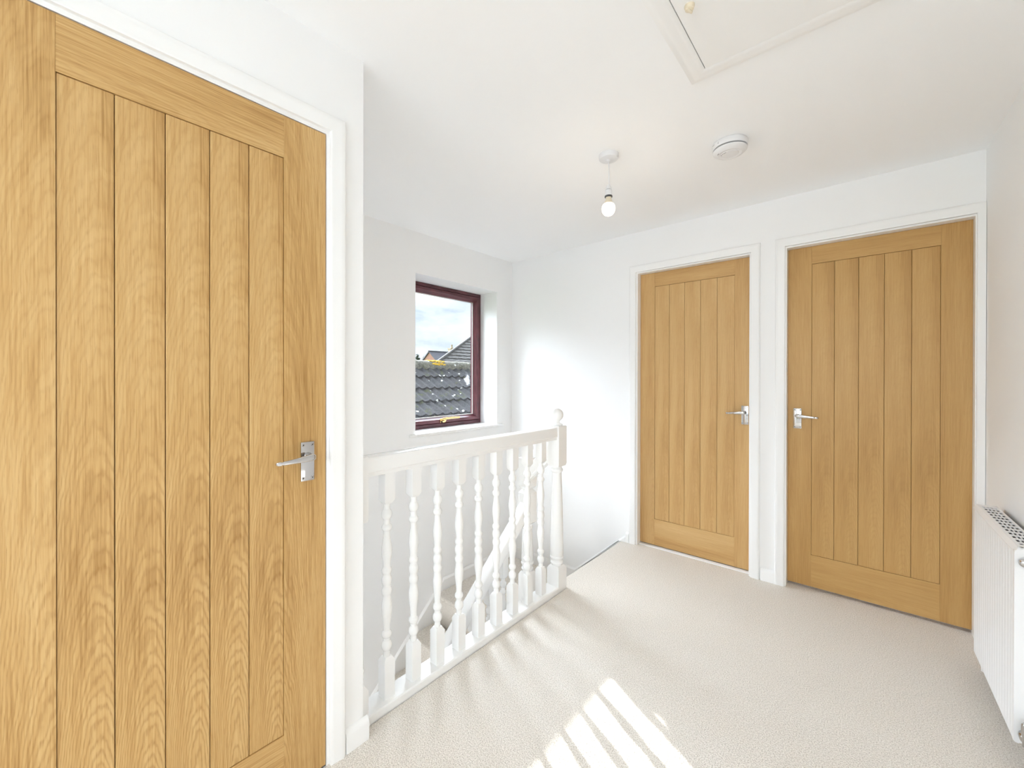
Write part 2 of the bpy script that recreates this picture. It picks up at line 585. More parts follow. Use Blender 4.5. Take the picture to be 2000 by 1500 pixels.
tag(obj('baseboard_right', bm, SATIN), 'white skirting board along the right wall behind the radiator', 'skirting board', kind='structure')

# ------------------------------------------------------------------ doors
ARCH = [(.0, 0), (.0, .012), (.004, .0145), (.010, .015), (.030, .0165), (.038, .018), (.044, .0165), (.047, .012), (.049, .011), (.049, 0)]

def lever_handle(root, axis, face, sgn, ac, zc, adir):
    """lever on a backplate. axis: door normal axis, sgn: towards the room, ac: plate centre, adir: lever direction"""
    def P(a, o, z):
        f = face + sgn * o
        return (f, a, z) if axis == 'X' else (a, f, z)
    hd = BM()
    # backplate
    c0, c1 = P(ac - .020, 0, zc - .076), P(ac + .020, .0045, zc + .042)
    box(hd, min(c0[0], c1[0]), max(c0[0], c1[0]), min(c0[1], c1[1]), max(c0[1], c1[1]), c0[2], c1[2], .0018, 2)
    plate = obj('handle', hd, CHROME, root, smooth=35, label='polished chrome lever handle on a rectangular plate')
    for sa in (-1, 1):
        for sz in (zc - .067, zc + .033):
            sb = BM()
            h0 = face + sgn * .0042
            prof = [(.0042, 0), (.0042, sgn * .0012), (.003, sgn * .0018)]
            c = P(ac + sa * .0135, .0042, sz)
            lathe(sb, prof, c, 12, axis=axis)
            lathe(sb, [(.0019, sgn * .0012), (.0019, sgn * .00195)], c, 10, mi=1, axis=axis)
            obj('screw', sb, [CHROME, DARK], plate)
    lv = BM()
    boss = [(.0105, 0), (.0105, sgn * .006), (.0085, sgn * .009), (.0080, sgn * .030), (.0085, sgn * .036)]
    lathe(lv, boss, P(ac, .004, zc), 20, axis=axis)
    pts, rad, ell = [], [], []
    path = [(-.0075, .041, .000, .003), (-.006, .0415, .000, .0068), (-.002, .042, 0, .0094), (.004, .0425, 0, .0104), (.012, .043, -.001, .0102), (.030, .0445, -.002, .0088), (.052, .046, -.0035, .0072), (.074, .046, -.005, .0060), (.083, .0455, -.0055, .0060), (.0845, .0455, -.0056, .0045), (.0885, .045, -.0058, .0045), (.090, .0445, -.006, .0060), (.096, .043, -.0062, .0058), (.0995, .041, -.0064, .0046), (.101, .038, -.0066, .0026)]
    for a, o, z, r in path:
        pts.append(P(ac + adir * a, o, zc + z))
        rad.append(r)
        ell.append((.55, 1.))
    tube(lv, pts, rad, 20, ell, sq=.62)
    obj('lever', lv, CHROME, plate, smooth=50)
    return plate

def oak_door(name, axis, face, sgn, a0, a1, z0, z1, pa0, pa1, pz0, pz1, mat, label, seed, hinge_side):
    """five-plank cottage door. face: front surface, sgn: direction of the room"""
    rnd = random.Random(seed)
    base = (face, (a0 + a1) / 2, 0) if axis == 'X' else ((a0 + a1) / 2, face, 0)
    root = thing(name, base, label, 'door', kind='structure')
    T = .040
    def G(bm, A0, A1, Z0, Z1, f0, f1, gax, uo, vo, bev):
        fa, fb = sorted((face - sgn * f0, face - sgn * f1))
        if axis == 'X':
            grainbox(bm, fa, fb, A0, A1, Z0, Z1, 2 if gax else 1, uo, vo, bev)
        else:
            grainbox(bm, A0, A1, fa, fb, Z0, Z1, 2 if gax else 0, uo, vo, bev)
    for A0, A1 in ((a0, pa0), (pa1, a1)):
        b_ = BM()
        G(b_, A0, A1, z0, z1, 0, T, True, rnd.choice((-1, 1)) * rnd.uniform(.045, .075), rnd.randint(0, 9) * 4 + .3, .0007)
        obj('stile', b_, mat, root)
    b_ = BM()
    G(b_, pa0, pa1, pz1, z1, 0.0002, T, False, rnd.uniform(.06, .09), rnd.randint(0, 9) * 4 + 1.5, .0007)
    obj('top_rail', b_, mat, root)
    b_ = BM()
    G(b_, pa0, pa1, z0, pz0, 0.0002, T, False, rnd.uniform(.06, .09), rnd.randint(0, 9) * 4 + 1.5, .0007)
    obj('bottom_rail', b_, mat, root)
    b_ = BM()
    w = (pa1 - pa0) / 5
    vo = rnd.randint(0, 9) * 4
    for i in range(5):
        g = .0007
        G(b_, pa0 + i * w + g, pa0 + (i + 1) * w - g, pz0 + .0012, pz1 - .0012, .0022, T - .004, True,
          rnd.uniform(-.028, -.014), vo + rnd.uniform(.02, .22), .0021)
    G(b_, pa0, pa1, pz0, pz1, .012, T - .010, True, 0, vo, 0)
    obj('panel', b_, mat, root)
    return root

# left door: leaf flush with its frame
D1 = oak_door('door_1', 'X', XL + .002, 1, -.095, .597, .006, 1.985, .027, .475, .177, 1.864, OAK1,
              'large close oak plank door at the left with strong grain', 3, -1)
lever_handle(D1, 'X', XL + .002, 1, .5405, .987, -1)
# far left and far right doors, set back in their linings
YD = YB + .051
D2 = oak_door('door_2', 'Y', YD, -1, -1.265, -.548, .012, 1.985, -1.159, -.640, .200, 1.886, OAK2,
              'narrower-looking far oak plank door, handle at its right edge, nearer the banister', 15, -1)
lever_handle(D2, 'Y', YD, -1, -.580, 1.006, -1)
D3 = oak_door('door_3', 'Y', YD, -1, -.3545, .382, .017, 1.985, -.241, .276, .200, 1.884, OAK3,
              'far oak plank door beside the radiator, handle at its left edge', 24, 1)
lever_handle(D3, 'Y', YD, -1, -.307, 1.004, 1)

# linings and architraves
def lining_x(name, a0, a1, zt, label):
    bm = BM()
    box(bm, XL - .1, XL + .001, a0 - .012, a0 - .0015, 0, zt)
    box(bm, XL - .1, XL + .001, a1 + .0025, a1 + .012, 0, zt)
    box(bm, XL - .1, XL + .001, a0 - .012, a1 + .012, zt, zt + .012)
    box(bm, XL - .06, XL - .045, a0 - .0015, a0 + .01, 0, zt)
    box(bm, XL - .06, XL - .045, a1 - .01, a1 + .0025, 0, zt)
    return tag(obj(name, bm, SATIN), label, 'door frame', kind='structure')
lining_x('trim_1', -.095, .597, 1.9885, 'white frame around the close left oak door')
def lining_y(name, a0, a1, zt, label):
    bm = BM()
    box(bm, a0 - .010, a0 - .0005, YB - .001, YB + .1, 0, zt + .010)
    box(bm, a1 + .0005, a1 + .009, YB - .001, YB + .1, 0, zt + .010)
    box(bm, a0 - .0005, a1 + .0005, YB - .001, YB + .1, zt + .001, zt + .010)
    return tag(obj(name, bm, SATIN), label, 'door frame', kind='structure')
lining_y('trim_2', -1.265, -.548, 1.985, 'white lining of the far oak door nearer the banister')
lining_y('trim_3', -.3545, .382, 1.985, 'white lining of the far oak door beside the radiator')
for nm, ax, f, sg, a0, a1, zt, lb in (
        ('trim_4', 'X', XL, 1, -.107, .610, 2.000, 'white moulded architrave around the close left oak door'),
        ('trim_5', 'Y', YB, -1, -1.277, -.538, 1.996, 'white moulded architrave around the far door nearer the banister')):
    bm = BM()
    architrave(bm, ax, f, sg, a0, a1, zt, [(o, p) for o, p in ARCH])
    tag(obj(nm, bm, SATIN, smooth=30), lb, 'architrave', kind='structure')
bm = BM()
architrave(bm, 'Y', YB, -1, -.363, .3865, 1.996, [(o * (.55 if 0 else 1.), p) for o, p in ARCH])
for v in bm.verts:                      # the right leg is scribed to the side wall
    lim = XR(v.co.y) - .0015
    if v.co.x > lim:
        v.co.x = lim
tag(obj('trim_6', bm, SATIN, smooth=30), 'white moulded architrave around the far door beside the radiator', 'architrave', kind='structure')
bm = BM()
box(bm, -1.264, -.549, YB + .024, YB + .056, -.001, .007, .002)
tag(obj('trim_7', bm, SATIN), 'thin white threshold strip under the far door nearer the banister', 'threshold strip', kind='structure')
bm = BM()
box(bm, XL - .002, XL + .0035, .6, .607, .965, 1.035)
tag(obj('trim_8', bm, SATIN), 'small painted latch keep on the frame of the close left door', 'latch keep', kind='structure')

# ------------------------------------------------------------------ window
W = thing('window_1', (-2.678, 2.254, .812), 'rosewood brown framed window above the stairs, brass handle at its foot', 'window', kind='structure')
def ring(bm, x0, x1, y0, y1, z0, z1, w, bev=.003):
    """four mitre-less bars of one frame"""
    def P(o, x):
        return [bm.verts.new((x, y, z)) for y, z in ((y0 + o, z0 + o), (y1 - o, z0 + o), (y1 - o, z1 - o), (y0 + o, z1 - o))]
    return P
def frame_ring(name, prof, y0, y1, z0, z1, mat, parent, smooth=25):
    """mitred frame; prof = (inset from the outside, x)"""
    bm = BM()
    L = [[bm.verts.new((x, y, z)) for y, z in ((y0 + o, z0 + o), (y1 - o, z0 + o), (y1 - o, z1 - o), (y0 + o, z1 - o))] for o, x in prof]
    n = len(L)
    for i in range(n):
        A_, B_ = L[i], L[(i + 1) % n]
        for k in range(4):
            j = (k + 1) % 4
            bm.faces.new((A_[k], A_[j], B_[j], B_[k]))
    return obj(name, bm, mat, parent, smooth=smooth)
wy0, wy1, wz0, wz1 = 1.8155, 2.6925, .8115, 1.9865
frame_ring('frame', [(0, -2.738), (0, -2.686), (.004, -2.681), (.028, -2.679), (.034, -2.684), (.040, -2.694), (.052, -2.696), (.052, -2.738)], wy0, wy1, wz0, wz1, ROSEW, W)
sa = frame_ring('sash', [(.034, -2.684), (.035, -2.672), (.039, -2.668), (.058, -2.667), (.064, -2.672), (.068, -2.682), (.083, -2.700), (.083, -2.728), (.040, -2.728)], wy0, wy1, wz0, wz1, ROSEW, W)
frame_ring('gasket', [(.080, -2.699), (.0875, -2.701), (.0875, -2.707), (.080, -2.707)], wy0, wy1, wz0, wz1, GASKET, sa)
bm = BM()
box(bm, -2.714, -2.710, wy0 + .08, wy1 - .08, wz0 + .08, wz1 - .08)
obj('glass', bm, GLASS, W)
# brass cockspur handle
hb = BM()
box(hb, -2.668, -2.660, 2.200, 2.256, .850, .884, .002)
hd = obj('handle', hb, BRASS, W, smooth=35, label='polished brass window handle')
hb = BM()
lathe(hb, [(.011, 0), (.011, .010), (.0085, .013), (.0085, .026), (.0115, .030), (.0115, .037), (.006, .041)], (-2.664, 2.226, .874), 20, axis='X')
tube(hb, [(-2.632, 2.192, .882), (-2.630, 2.205, .884), (-2.629, 2.24, .886), (-2.627, 2.29, .886), (-2.624, 2.34, .886), (-2.622, 2.378, .886), (-2.622, 2.384, .886)], [.006, .0085, .0098, .0090, .0080, .0074, .004], 14, [(.55, 1.)] * 7)
obj('lever', hb, BRASS, hd, smooth=45)
hb = BM()
lathe(hb, [(.007, 0), (.007, .012), (.005, .014)], (-2.664, 2.213, .856), 14, axis='X')
obj('lock_barrel', hb, DARK, hd, label='dark keyhole barrel')
bm = BM()
prism(bm, [(-2.7375, .790), (-2.456, .790), (-2.449, .793), (-2.446, .800), (-2.447, .807), (-2.452, .812), (-2.690, .812), (-2.690, .8112), (-2.7375, .8112)], 'Y', 1.817, 2.691)
box(bm, XW - .0005, -2.452, 1.76, 2.757, .7905, .8118, .005, 3)
obj('sill_board', bm, GLOSS, W, smooth=40, label='white painted window board')
bm = BM()
box(bm, -2.86, -2.7385, 1.817, 2.691, .7895, .8105)
obj('outer_sill', bm, ROSEW, W)
# window added behind the camera, unseen, to let fill light onto the landing
W2 = thing('added_window', (-.375, -1.85, .55), 'added window behind the camera, unseen, lets in fill light', 'window', kind='structure')
bm = BM()
for a in ((-1.05, -.99, .55, 2.05), (.24, .3, .55, 2.05), (-.99, .24, .55, .61), (-.99, .24, 1.99, 2.05), (-.40, -.35, .61, 1.99)):
    box(bm, a[0], a[1], -1.88, -1.82, a[2], a[3], .004)
obj('frame', bm, ROSEW, W2)
bm = BM()
box(bm, -.99, .24, -1.853, -1.849, .61, 1.99)
obj('glass', bm, GLASS, W2)

# ------------------------------------------------------------------ staircase
RISE, GO = .2075, .229
ZL = -.42
SL = RISE / GO
stairs = thing('staircase', (-2.0, 2.4, ZG), 'beige carpeted stairs turning down from the landing under the window', 'stairs')
def nosed(bm, axis, edge, sgn, back, z, c0, c1, drop):
    """a carpeted step: bullnose at 'edge', tread going back, riser dropping"""
    r = .018
    prof = [(back, z - .02), (back, z)]
    prof += [(edge - sgn * r + sgn * r * math.sin(a), z - r + r * math.cos(a)) for a in [i * math.pi / 10 for i in range(11)]]
    prof += [(edge - sgn * .022, z - .036), (edge - sgn * .022, z - drop), (back, z - drop)]
    if axis == 'X':
        prism(bm, prof, 'Y', c0, c1)
    else:
        prism(bm, prof, 'X', c0, c1)
bm = BM()
nosed(bm, 'X', -1.62, -1, -1.402, -.21, 2.0715, YB - .0185, .24)
obj('step', bm, CARPET, stairs, smooth=40)
bm = BM()
nosed(bm, 'Y', 1.986, -1, YB - .0185, ZL, XW + .0185, -1.646, .24)
obj('quarter_landing', bm, CARPET, stairs, smooth=40)
k = 1
while ZL - RISE * k > ZG + .05:
    bm = BM()
    nosed(bm, 'Y', 1.986 - GO * k, -1, 1.986 - GO * (k - 1) - .018, ZL - RISE * k, XW + .0185, -1.629, .24)
    obj('step', bm, CARPET, stairs, smooth=40)
    k += 1
NST = k
# wall strings with a moulded top edge
def string_poly(pts, th, mould):
    return pts
bm = BM()
ye = 1.986 - GO * NST
top = [(YB - .0004, ZL + .091), (2.075, ZL + .091), (ye, ZL + .091 - (2.075 - ye) * SL)]
low = [(ye, top[2][1] - .34), (2.05, ZL - .27), (YB - .0004, ZL - .27)]
prism(bm, [(y, z - .018) for y, z in top] + low, 'X', XW + .0004, XW + .017)
# the moulding strip
pf = [(0, 0), (.017, 0), (.0165, .006), (.011, .012), (.006, .018), (0, .020)]
L = []
for y, z in top:
    L.append([bm.verts.new((XW + .0005 + p, y, z - .020 + q)) for p, q in pf])
for A_, B_ in zip(L, L[1:]):
    for i in range(len(pf) - 1):
        bm.faces.new((A_[i], A_[i + 1], B_[i + 1], B_[i]))
obj('wall_string', bm, SATIN, stairs)
bm = BM()
top = [(-1.353, .052), (-1.792, ZL + .091), (XW + .0174, ZL + .091)]
prism(bm, [(x, z - .018) for x, z in top] + [(XW + .0174, ZL - .27), (-1.4045, ZL - .27), (-1.4045, .001), (-1.353, .001)], 'Y', YB - .017, YB - .0004)
L = []
for x, z in top:
    L.append([bm.verts.new((x, YB - .0005 - p, z - .020 + q)) for p, q in pf])
for A_, B_ in zip(L, L[1:]):
    for i in range(len(pf) - 1):
        bm.faces.new((A_[i], A_[i + 1], B_[i + 1], B_[i]))
obj('wall_string', bm, SATIN, stairs)
# outer string of the lower flight
bm = BM()
y0 = 1.988
prism(bm, [(y0, ZL + .05), (ye, ZL + .05 - (y0 - ye) * SL), (ye, ZL - .28 - (y0 - ye) * SL), (y0, ZL - .28)], 'X', -1.627, -1.593)
box(bm, -1.5635, -1.403, 1.992, 2.070, -.62, -.14)
obj('outer_string', bm, SATIN, stairs)

# ------------------------------------------------------------------ turned posts
def arc(z0, z1, r0, rm, n=7):
    """bead between z0 and z1 on a core radius r0"""
    out = []
    for i in range(n + 1):
        t = i / n
        out.append((r0 + (rm - r0) * math.sin(math.pi * t) ** .75, z0 + (z1 - z0) * t))
    return out
def smoothp(pts, n=5):
    """cosine eased curve through (r, z) points"""
    out = []
    for (r0, z0), (r1, z1) in zip(pts, pts[1:]):
        for i in range(n):
            t = i / n
            out.append((r0 + (r1 - r0) * (1 - math.cos(math.pi * t)) / 2, z0 + (z1 - z0) * t))
    out.append(pts[-1])
    return out
TURN = ([(.0140, .172), (.0118, .190), (.0122, .198)] + arc(.200, .237, .0125, .0198) + arc(.248, .275, .0128, .0192)
        + smoothp([(.0124, .282), (.0196, .366), (.0150, .402)]) + arc(.408, .437, .0150, .0190, 6) + arc(.446, .480, .0150, .0190, 6)
        + arc(.488, .512, .0145, .0186, 6) + smoothp([(.0140, .518), (.0196, .572), (.0122, .644)]) + arc(.649, .675, .0128, .0192)
        + arc(.692, .731, .0125, .0198) + [(.0122, .734), (.0118, .741), (.0140, .758)])
def frustum(bm, cx, cy, z0, z1, h0, h1):
    a = [bm.verts.new((cx + sx * h0, cy + sy * h0, z0)) for sx, sy in ((-1, -1), (1, -1), (1, 1), (-1, 1))]
    b = [bm.verts.new((cx + sx * h1, cy + sy * h1, z1)) for sx, sy in ((-1, -1), (1, -1), (1, 1), (-1, 1))]
    for i in range(4):
        j = (i + 1) % 4
        bm.faces.new((a[i], a[j], b[j], b[i]))
    bm.faces.new(a)
    bm.faces.new(b)
def sqpost(bm, cx, cy, z0, z1, h, c0=0., c1=0., small=.6):
    """square block with optional tapered shoulders of height c0 (bottom) and c1 (top)"""
    lv = []
    if c0:
        lv.append((z0 - c0, h * small))
    lv += [(z0, h), (z1, h)]
    if c1:
        lv.append((z1 + c1, h * small))
    rings = [[bm.verts.new((cx + sx * hh, cy + sy * hh, z)) for sx, sy in ((-1, -1), (1, -1), (1, 1), (-1, 1))] for z, hh in lv]
    for a, b in zip(rings, rings[1:]):
        for i in range(4):
            j = (i + 1) % 4
            bm.faces.new((a[i], a[j], b[j], b[i]))
    bm.faces.new(rings[0])
    bm.faces.new(rings[-1])
def baluster_mesh(bm, cx, cy, zb, zt, turn, zlo, zhi):
    sqpost(bm, cx, cy, zb, zlo, .0215, 0, .014, .62)
    lathe(bm, turn, (cx, cy, 0), 20)
    sqpost(bm, cx, cy, zhi, zt, .0215, .014, 0, .62)

CX = -1.3585
bal = thing('landing_balustrade', (CX, 1.35, 0), 'white painted banister with turned spindles guarding the landing edge', 'banister')
def handrail_profile(c, w=.067, zt=.941, h=.071):
    """(across, z) outline: rounded top, small groove near the foot"""
    hw = w / 2
    return [(c - hw + .006, zt - h), (c - hw + .004, zt - h + .014), (c - hw, zt - h + .018), (c - hw, zt - .010), (c - hw + .003, zt - .003), (c - hw + .010, zt),
            (c + hw - .010, zt), (c + hw - .003, zt - .003), (c + hw, zt - .010), (c + hw, zt - h + .018), (c + hw - .004, zt - h + .014), (c + hw - .006, zt - h)]
bm = BM()
prism(bm, handrail_profile(CX), 'Y', .768, 1.9535)
obj('handrail', bm, GLOSS, bal, smooth=25)
bm = BM()
y_a, y_b = .7265, 2.030
prism(bm, [(-1.402, -.10), (-1.402, .026), (-1.398, .030), (-1.320, .030), (-1.315, .026), (-1.315, .0), (-1.3195, -.1)], 'Y', y_a, 1.953)
obj('base_rail', bm, GLOSS, bal, smooth=25)
b0 = None
for k in range(9):
    y = .866 + .1214 * k
    if b0 is None:
        bm = BM()
        baluster_mesh(bm, CX, y, .030, .871, TURN, .165, .766)
        b0 = obj('baluster', bm, GLOSS, bal, smooth=35, loc=(CX, y, .03))
    else:
        c = b0.copy()
        link(c)
        c.parent = bal
        c.location = b0.location + Vector((0, .1214 * k, 0))
NEWEL = ([(.0300, .126), (.0295, .140)] + arc(.144, .166, .031, .0375, 6) + [(.0330, .170), (.0335, .176)] + arc(.178, .194, .0365, .0405, 6)
         + [(.0385, .197), (.0375, .30), (.0345, .45), (.0305, .58), (.0272, .672)] + arc(.676, .702, .0270, .0345, 7) + [(.0275, .706), (.0280, .724)])
def newel(bm, cx, cy, zb=-.10):
    sqpost(bm, cx, cy, zb, .122, .0405, 0, .016, .74)
    lathe(bm, NEWEL, (cx, cy, 0), 28)
    sqpost(bm, cx, cy, .728, .940, .0405, .014, .004, .72)
    # tiny top chamfer replaced by a flat cap
BALL = [(.031, 0), (.0325, .002), (.0325, .007), (.030, .009), (.022, .012), (.0155, .017), (.0145, .021), (.0165, .025)]
def ball_cap(bm, cx, cy, z):
    prof = list(BALL)
    r, c = .0375, .0615
    for i in range(1, 15):
        a = -math.pi / 2 + .47 + (math.pi - .5) * i / 14
        prof.append((max(r * math.cos(a), .0008), c + r * math.sin(a)))
    lathe(bm, prof, (cx, cy, z), 32)
bm = BM()
sqpost(bm, CX, 1.9935, -.10, .122, .0405, 0, .016, .74)
lathe(bm, NEWEL, (CX, 1.9935, 0), 28)
sqpost(bm, CX, 1.9935, .728, .943, .0405, .014, .004, .9)
nw = obj('newel_post', bm, GLOSS, bal, smooth=35)
bm = BM()
ball_cap(bm, CX, 1.9935, .947)
obj('ball_cap', bm, GLOSS, nw, smooth=60)
bm = BM()
sqpost(bm, CX, .7275, .0, .122, .0405, 0, .016, .74)
lathe(bm, NEWEL, (CX, .7275, 0), 28)
sqpost(bm, CX, .7275, .728, .943, .0405, .014, .004, .9)
bmesh.ops.bisect_plane(bm, geom=bm.verts[:] + bm.edges[:] + bm.faces[:], plane_co=(0, YC + .0005, 0), plane_no=(0, 1, 0), clear_inner=True)
bmesh.ops.holes_fill(bm, edges=[e for e in bm.edges if e.is_boundary], sides=0)
obj('half_newel', bm, GLOSS, bal, smooth=35)

# lower balustrade down the stairs
NX2, NY2 = -1.605, 2.03
low = thing('stair_balustrade', (NX2, NY2, ZL), 'white sloping stair handrail with turned spindles seen through the landing banister', 'banister')
bm = BM()
sqpost(bm, NX2, NY2, -.4195, -.006, .0405, 0, .018, .72)
T2 = [(.029, .004), (.030, .016)] + arc(.020, .040, .031, .0385, 6) + [(.0335, .046), (.0335, .052)] + arc(.056, .074, .036, .0405, 6) + [(.0385, .08), (.034, .20), (.0300, .272)] + arc(.276, .300, .028, .0350, 7) + [(.028, .304), (.028, .318)]
lathe(bm, T2, (NX2, NY2, 0), 28)
sqpost(bm, NX2, NY2, .322, .505, .0405, .016, .022, .58)
sqpost(bm, NX2, NY2, .547, .722, .0405, .022, .004, .58)
nw2 = obj('newel_post', bm, GLOSS, low, smooth=35)
bm = BM()
ball_cap(bm, NX2, NY2, .724)
obj('ball_cap', bm, GLOSS, nw2, smooth=60)
def sloped_rail(bm, axis, c, p0, p1):
    """handrail profile sheared along a slope; p = (position, z of the top)"""
    prof = handrail_profile(c, .064, 0., .098)
    L = []
    for s, z in (p0, p1):
        L.append([bm.verts.new((a, s, z + q) if axis == 'Y' else (s, a, z + q)) for a, q in prof])
    n = len(prof)
    for i in range(n):
        j = (i + 1) % n
        bm.faces.new((L[0][i], L[0][j], L[1][j], L[1][i]))
    bm.faces.new(L[0])
    bm.faces.new(L[1])
bm = BM()
zr = lambda y: .425 - (1.966 - y) * .885
sloped_rail(bm, 'Y', NX2, (NY2 - .0405, zr(NY2 - .0405)), (.55, zr(.55)))
obj('handrail', bm, GLOSS, low, smooth=25)
bm = BM()
sloped_rail(bm, 'X', 2.01, (NX2 + .0405, .690), (CX - .0415, .84))
obj('short_handrail', bm, GLOSS, low, smooth=25)
s0 = None
for k in range(9):
    y = 1.80 - .12 * k
    if s0 is None:
        zt = zr(y) - .09
        zs = ZL + .05 - (1.988 - y) * SL
        z_hi = zt - .125
        z_lo = zs + .06
        sc = (z_hi - z_lo) / (.766 - .165)
        bm = BM()
        sqpost(bm, NX2, y, zs + .021, z_lo, .0215, 0, .014, .62)
        lathe(bm, [(r, z_lo + (z - .165) * sc) for r, z in TURN], (NX2, y, 0), 18)
        sqpost(bm, NX2, y, z_hi, zt + .02, .0215, .014, 0, .62)
        s0 = obj('baluster', bm, GLOSS, low, smooth=35, loc=(NX2, y, zs))
    else:
        c = s0.copy()
        link(c)
        c.parent = low
        c.location = s0.location + Vector((0, -.12 * k, -.12 * k * .887))

# ------------------------------------------------------------------ radiator
def RW(s, t, z):
    """s along the right wall towards the camera from the corner, t out from the wall"""
    return Vector((.415, 2.897, 0)) + d * s + nrm * t + Vector((0, 0, z))
def rbox(bm, s0, s1, t0, t1, z0, z1):
    vs = [bm.verts.new(RW(s, t, z)) for s in (s0, s1) for t in (t0, t1) for z in (z0, z1)]
    for q in ((0, 1, 3, 2), (4, 6, 7, 5), (0, 4, 5, 1), (2, 3, 7, 6), (0, 2, 6, 4), (1, 5, 7, 3)):
        bm.faces.new([vs[i] for i in q])
s_a, s_b = .318, .886
zt, zb = .700, .088
root = RW((s_a + s_b) / 2, .05, 0)
rad = thing('radiator', root, 'white ribbed panel radiator with slotted top grille on the right wall', 'radiator')
bm = BM()
prof = []
nr = 17
pitch = (s_b - s_a - .02) / nr
prof = [(s_a, .022), (s_a, .080), (s_a + .008, .082)]
for i in range(nr):
    a = s_a + .01 + i * pitch
    prof += [(a + pitch * .15, .082), (a + pitch * .35, .0780), (a + pitch * .65, .0780), (a + pitch * .85, .082)]
prof += [(s_b - .008, .082), (s_b, .080), (s_b, .072), (s_a + .008, .072), (s_a + .008, .022)]
zlev = [(zb, .0), (zb + .01, 1.), (zt - .030, 1.), (zt - .018, .0)]
n = len(prof)
L = []
for z, f in zlev:
    row = []
    for s, t in prof:
        tt = t
        if .0775 < t < .0785:
            tt = .082 - (.082 - t) * f
        row.append(bm.verts.new(RW(s, tt, z)))
    L.append(row)
for a, b in zip(L, L[1:]):
    for i in range(n):
        j = (i + 1) % n
        bm.faces.new((a[i], a[j], b[j], b[i]))
bm.faces.new(L[0])
bm.faces.new(L[-1])
obj('front_panel', bm, RADW, rad, smooth=25)
for s_0, s_1, t_1 in ((s_b - .012, s_b + .002, .084), (s_a - .002, s_a + .006, .0795)):
    bm = BM()
    rbox(bm, s_0, s_1, .016, t_1, zb + .004, zt - .012)
    obj('side_panel', bm, RADW, rad)
# top grille with real slots
bm = BM()
# rolled front edge
ed = [(.084, zt - .020), (.0845, zt - .016), (.076, zt - .001), (.073, zt), (.066, zt), (.066, zt - .004), (.074, zt - .005), (.081, zt - .020)]
A_ = [bm.verts.new(RW(s_a - .003, t, z)) for t, z in ed]
B_ = [bm.verts.new(RW(s_b + .004, t, z)) for t, z in ed]
for i in range(len(ed)):
    j = (i + 1) % len(ed)
    bm.faces.new((A_[i], A_[j], B_[j], B_[i]))
bm.faces.new(A_)
bm.faces.new(B_)
rbox(bm, s_a - .003, s_b + .004, .018, .0260, zt - .004, zt)
for i in range(1, 4):
    t = .026 + i * .010
    rbox(bm, s_a, s_b, t - .0014, t + .0014, zt - .003, zt - .0001)
nrow = 13
ph = (s_b - s_a - .03) / nrow
for i in range(nrow + 1):
    s = s_a + .015 + i * ph
    w_ = .0060 if 0 < i < nrow else .016
    rbox(bm, s - w_, s + w_, .026, .066, zt - .003, zt - .0002)
rbox(bm, s_b - .004, s_b + .004, .018, .078, zt - .014, zt)
rbox(bm, s_a - .003, s_a + .004, .018, .076, zt - .014, zt)
obj('top_grille', bm, RADW, rad)
bm = BM()
for i in range(34):
    s = s_a + .015 + i * (s_b - s_a - .03) / 33
    rbox(bm, s - .0012, s + .0012, .028, .070, zb + .02, zt - .012)
rbox(bm, s_a + .008, s_b - .013, .018, .024, zb + .01, zt - .01)
obj('convector', bm, FIN, rad, label='convector fins under the grille, painted dark for the shade inside')
def rlathe(bm, prof, s, t, z, seg=18):
    """turned about the s axis (towards the camera)"""
    c = RW(s, t, z)
    rings = []
    for r, h in prof:
        rings.append([bm.verts.new(c + d * h + nrm * (r * math.cos(2 * math.pi * i / seg)) + Vector((0, 0, r * math.sin(2 * math.pi * i / seg)))) for i in range(seg)])
    for a, b in zip(rings, rings[1:]):
        for i in range(seg):
            j = (i + 1) % seg
            bm.faces.new((a[i], a[j], b[j], b[i]))
    bm.faces.new(rings[0])
    bm.faces.new(rings[-1])
bm = BM()
rlathe(bm, [(.010, 0), (.010, .006), (.012, .007), (.012, .012), (.009, .014), (.009, .018), (.005, .020)], s_b + .002, .066, zt - .045)
obj('bleed_plug', bm, CHROME, rad, smooth=40, label='chrome bleed plug')
bm = BM()
rlathe(bm, [(.011, 0), (.011, .01), (.014, .011), (.014, .028), (.010, .030), (.010, .05)], s_b + .002, .064, zb + .035)
c = RW(s_b + .045, .064, 0)
lathe(bm, [(.0075, 0), (.0075, zb + .02), (.012, zb + .022), (.012, zb + .052), (.014, zb + .054), (.014, zb + .085), (.011, zb + .09)], (c.x, c.y, 0), 18)
obj('valve', bm, CHROME, rad, smooth=40, label='chrome valve with pipe to the floor')
bm = BM()
c = RW(s_a - .022, .05, 0)
rlathe(bm, [(.010, -.03), (.010, .004)], s_a - .004, .05, zb + .035)
lathe(bm, [(.0075, 0), (.0075, zb + .0), (.013, zb + .004), (.016, zb + .01), (.016, zb + .05), (.013, zb + .06)], (c.x, c.y, 0), 18)
obj('valve', bm, PLAST, rad, smooth=40, label='white valve cap at the far end')
for s_0 in (s_a + .1, s_b - .1):
    bm = BM()
    rbox(bm, s_0 - .015, s_0 + .015, .0005, .0155, zb + .05, zt - .06)
    obj('bracket', bm, RADW, rad)

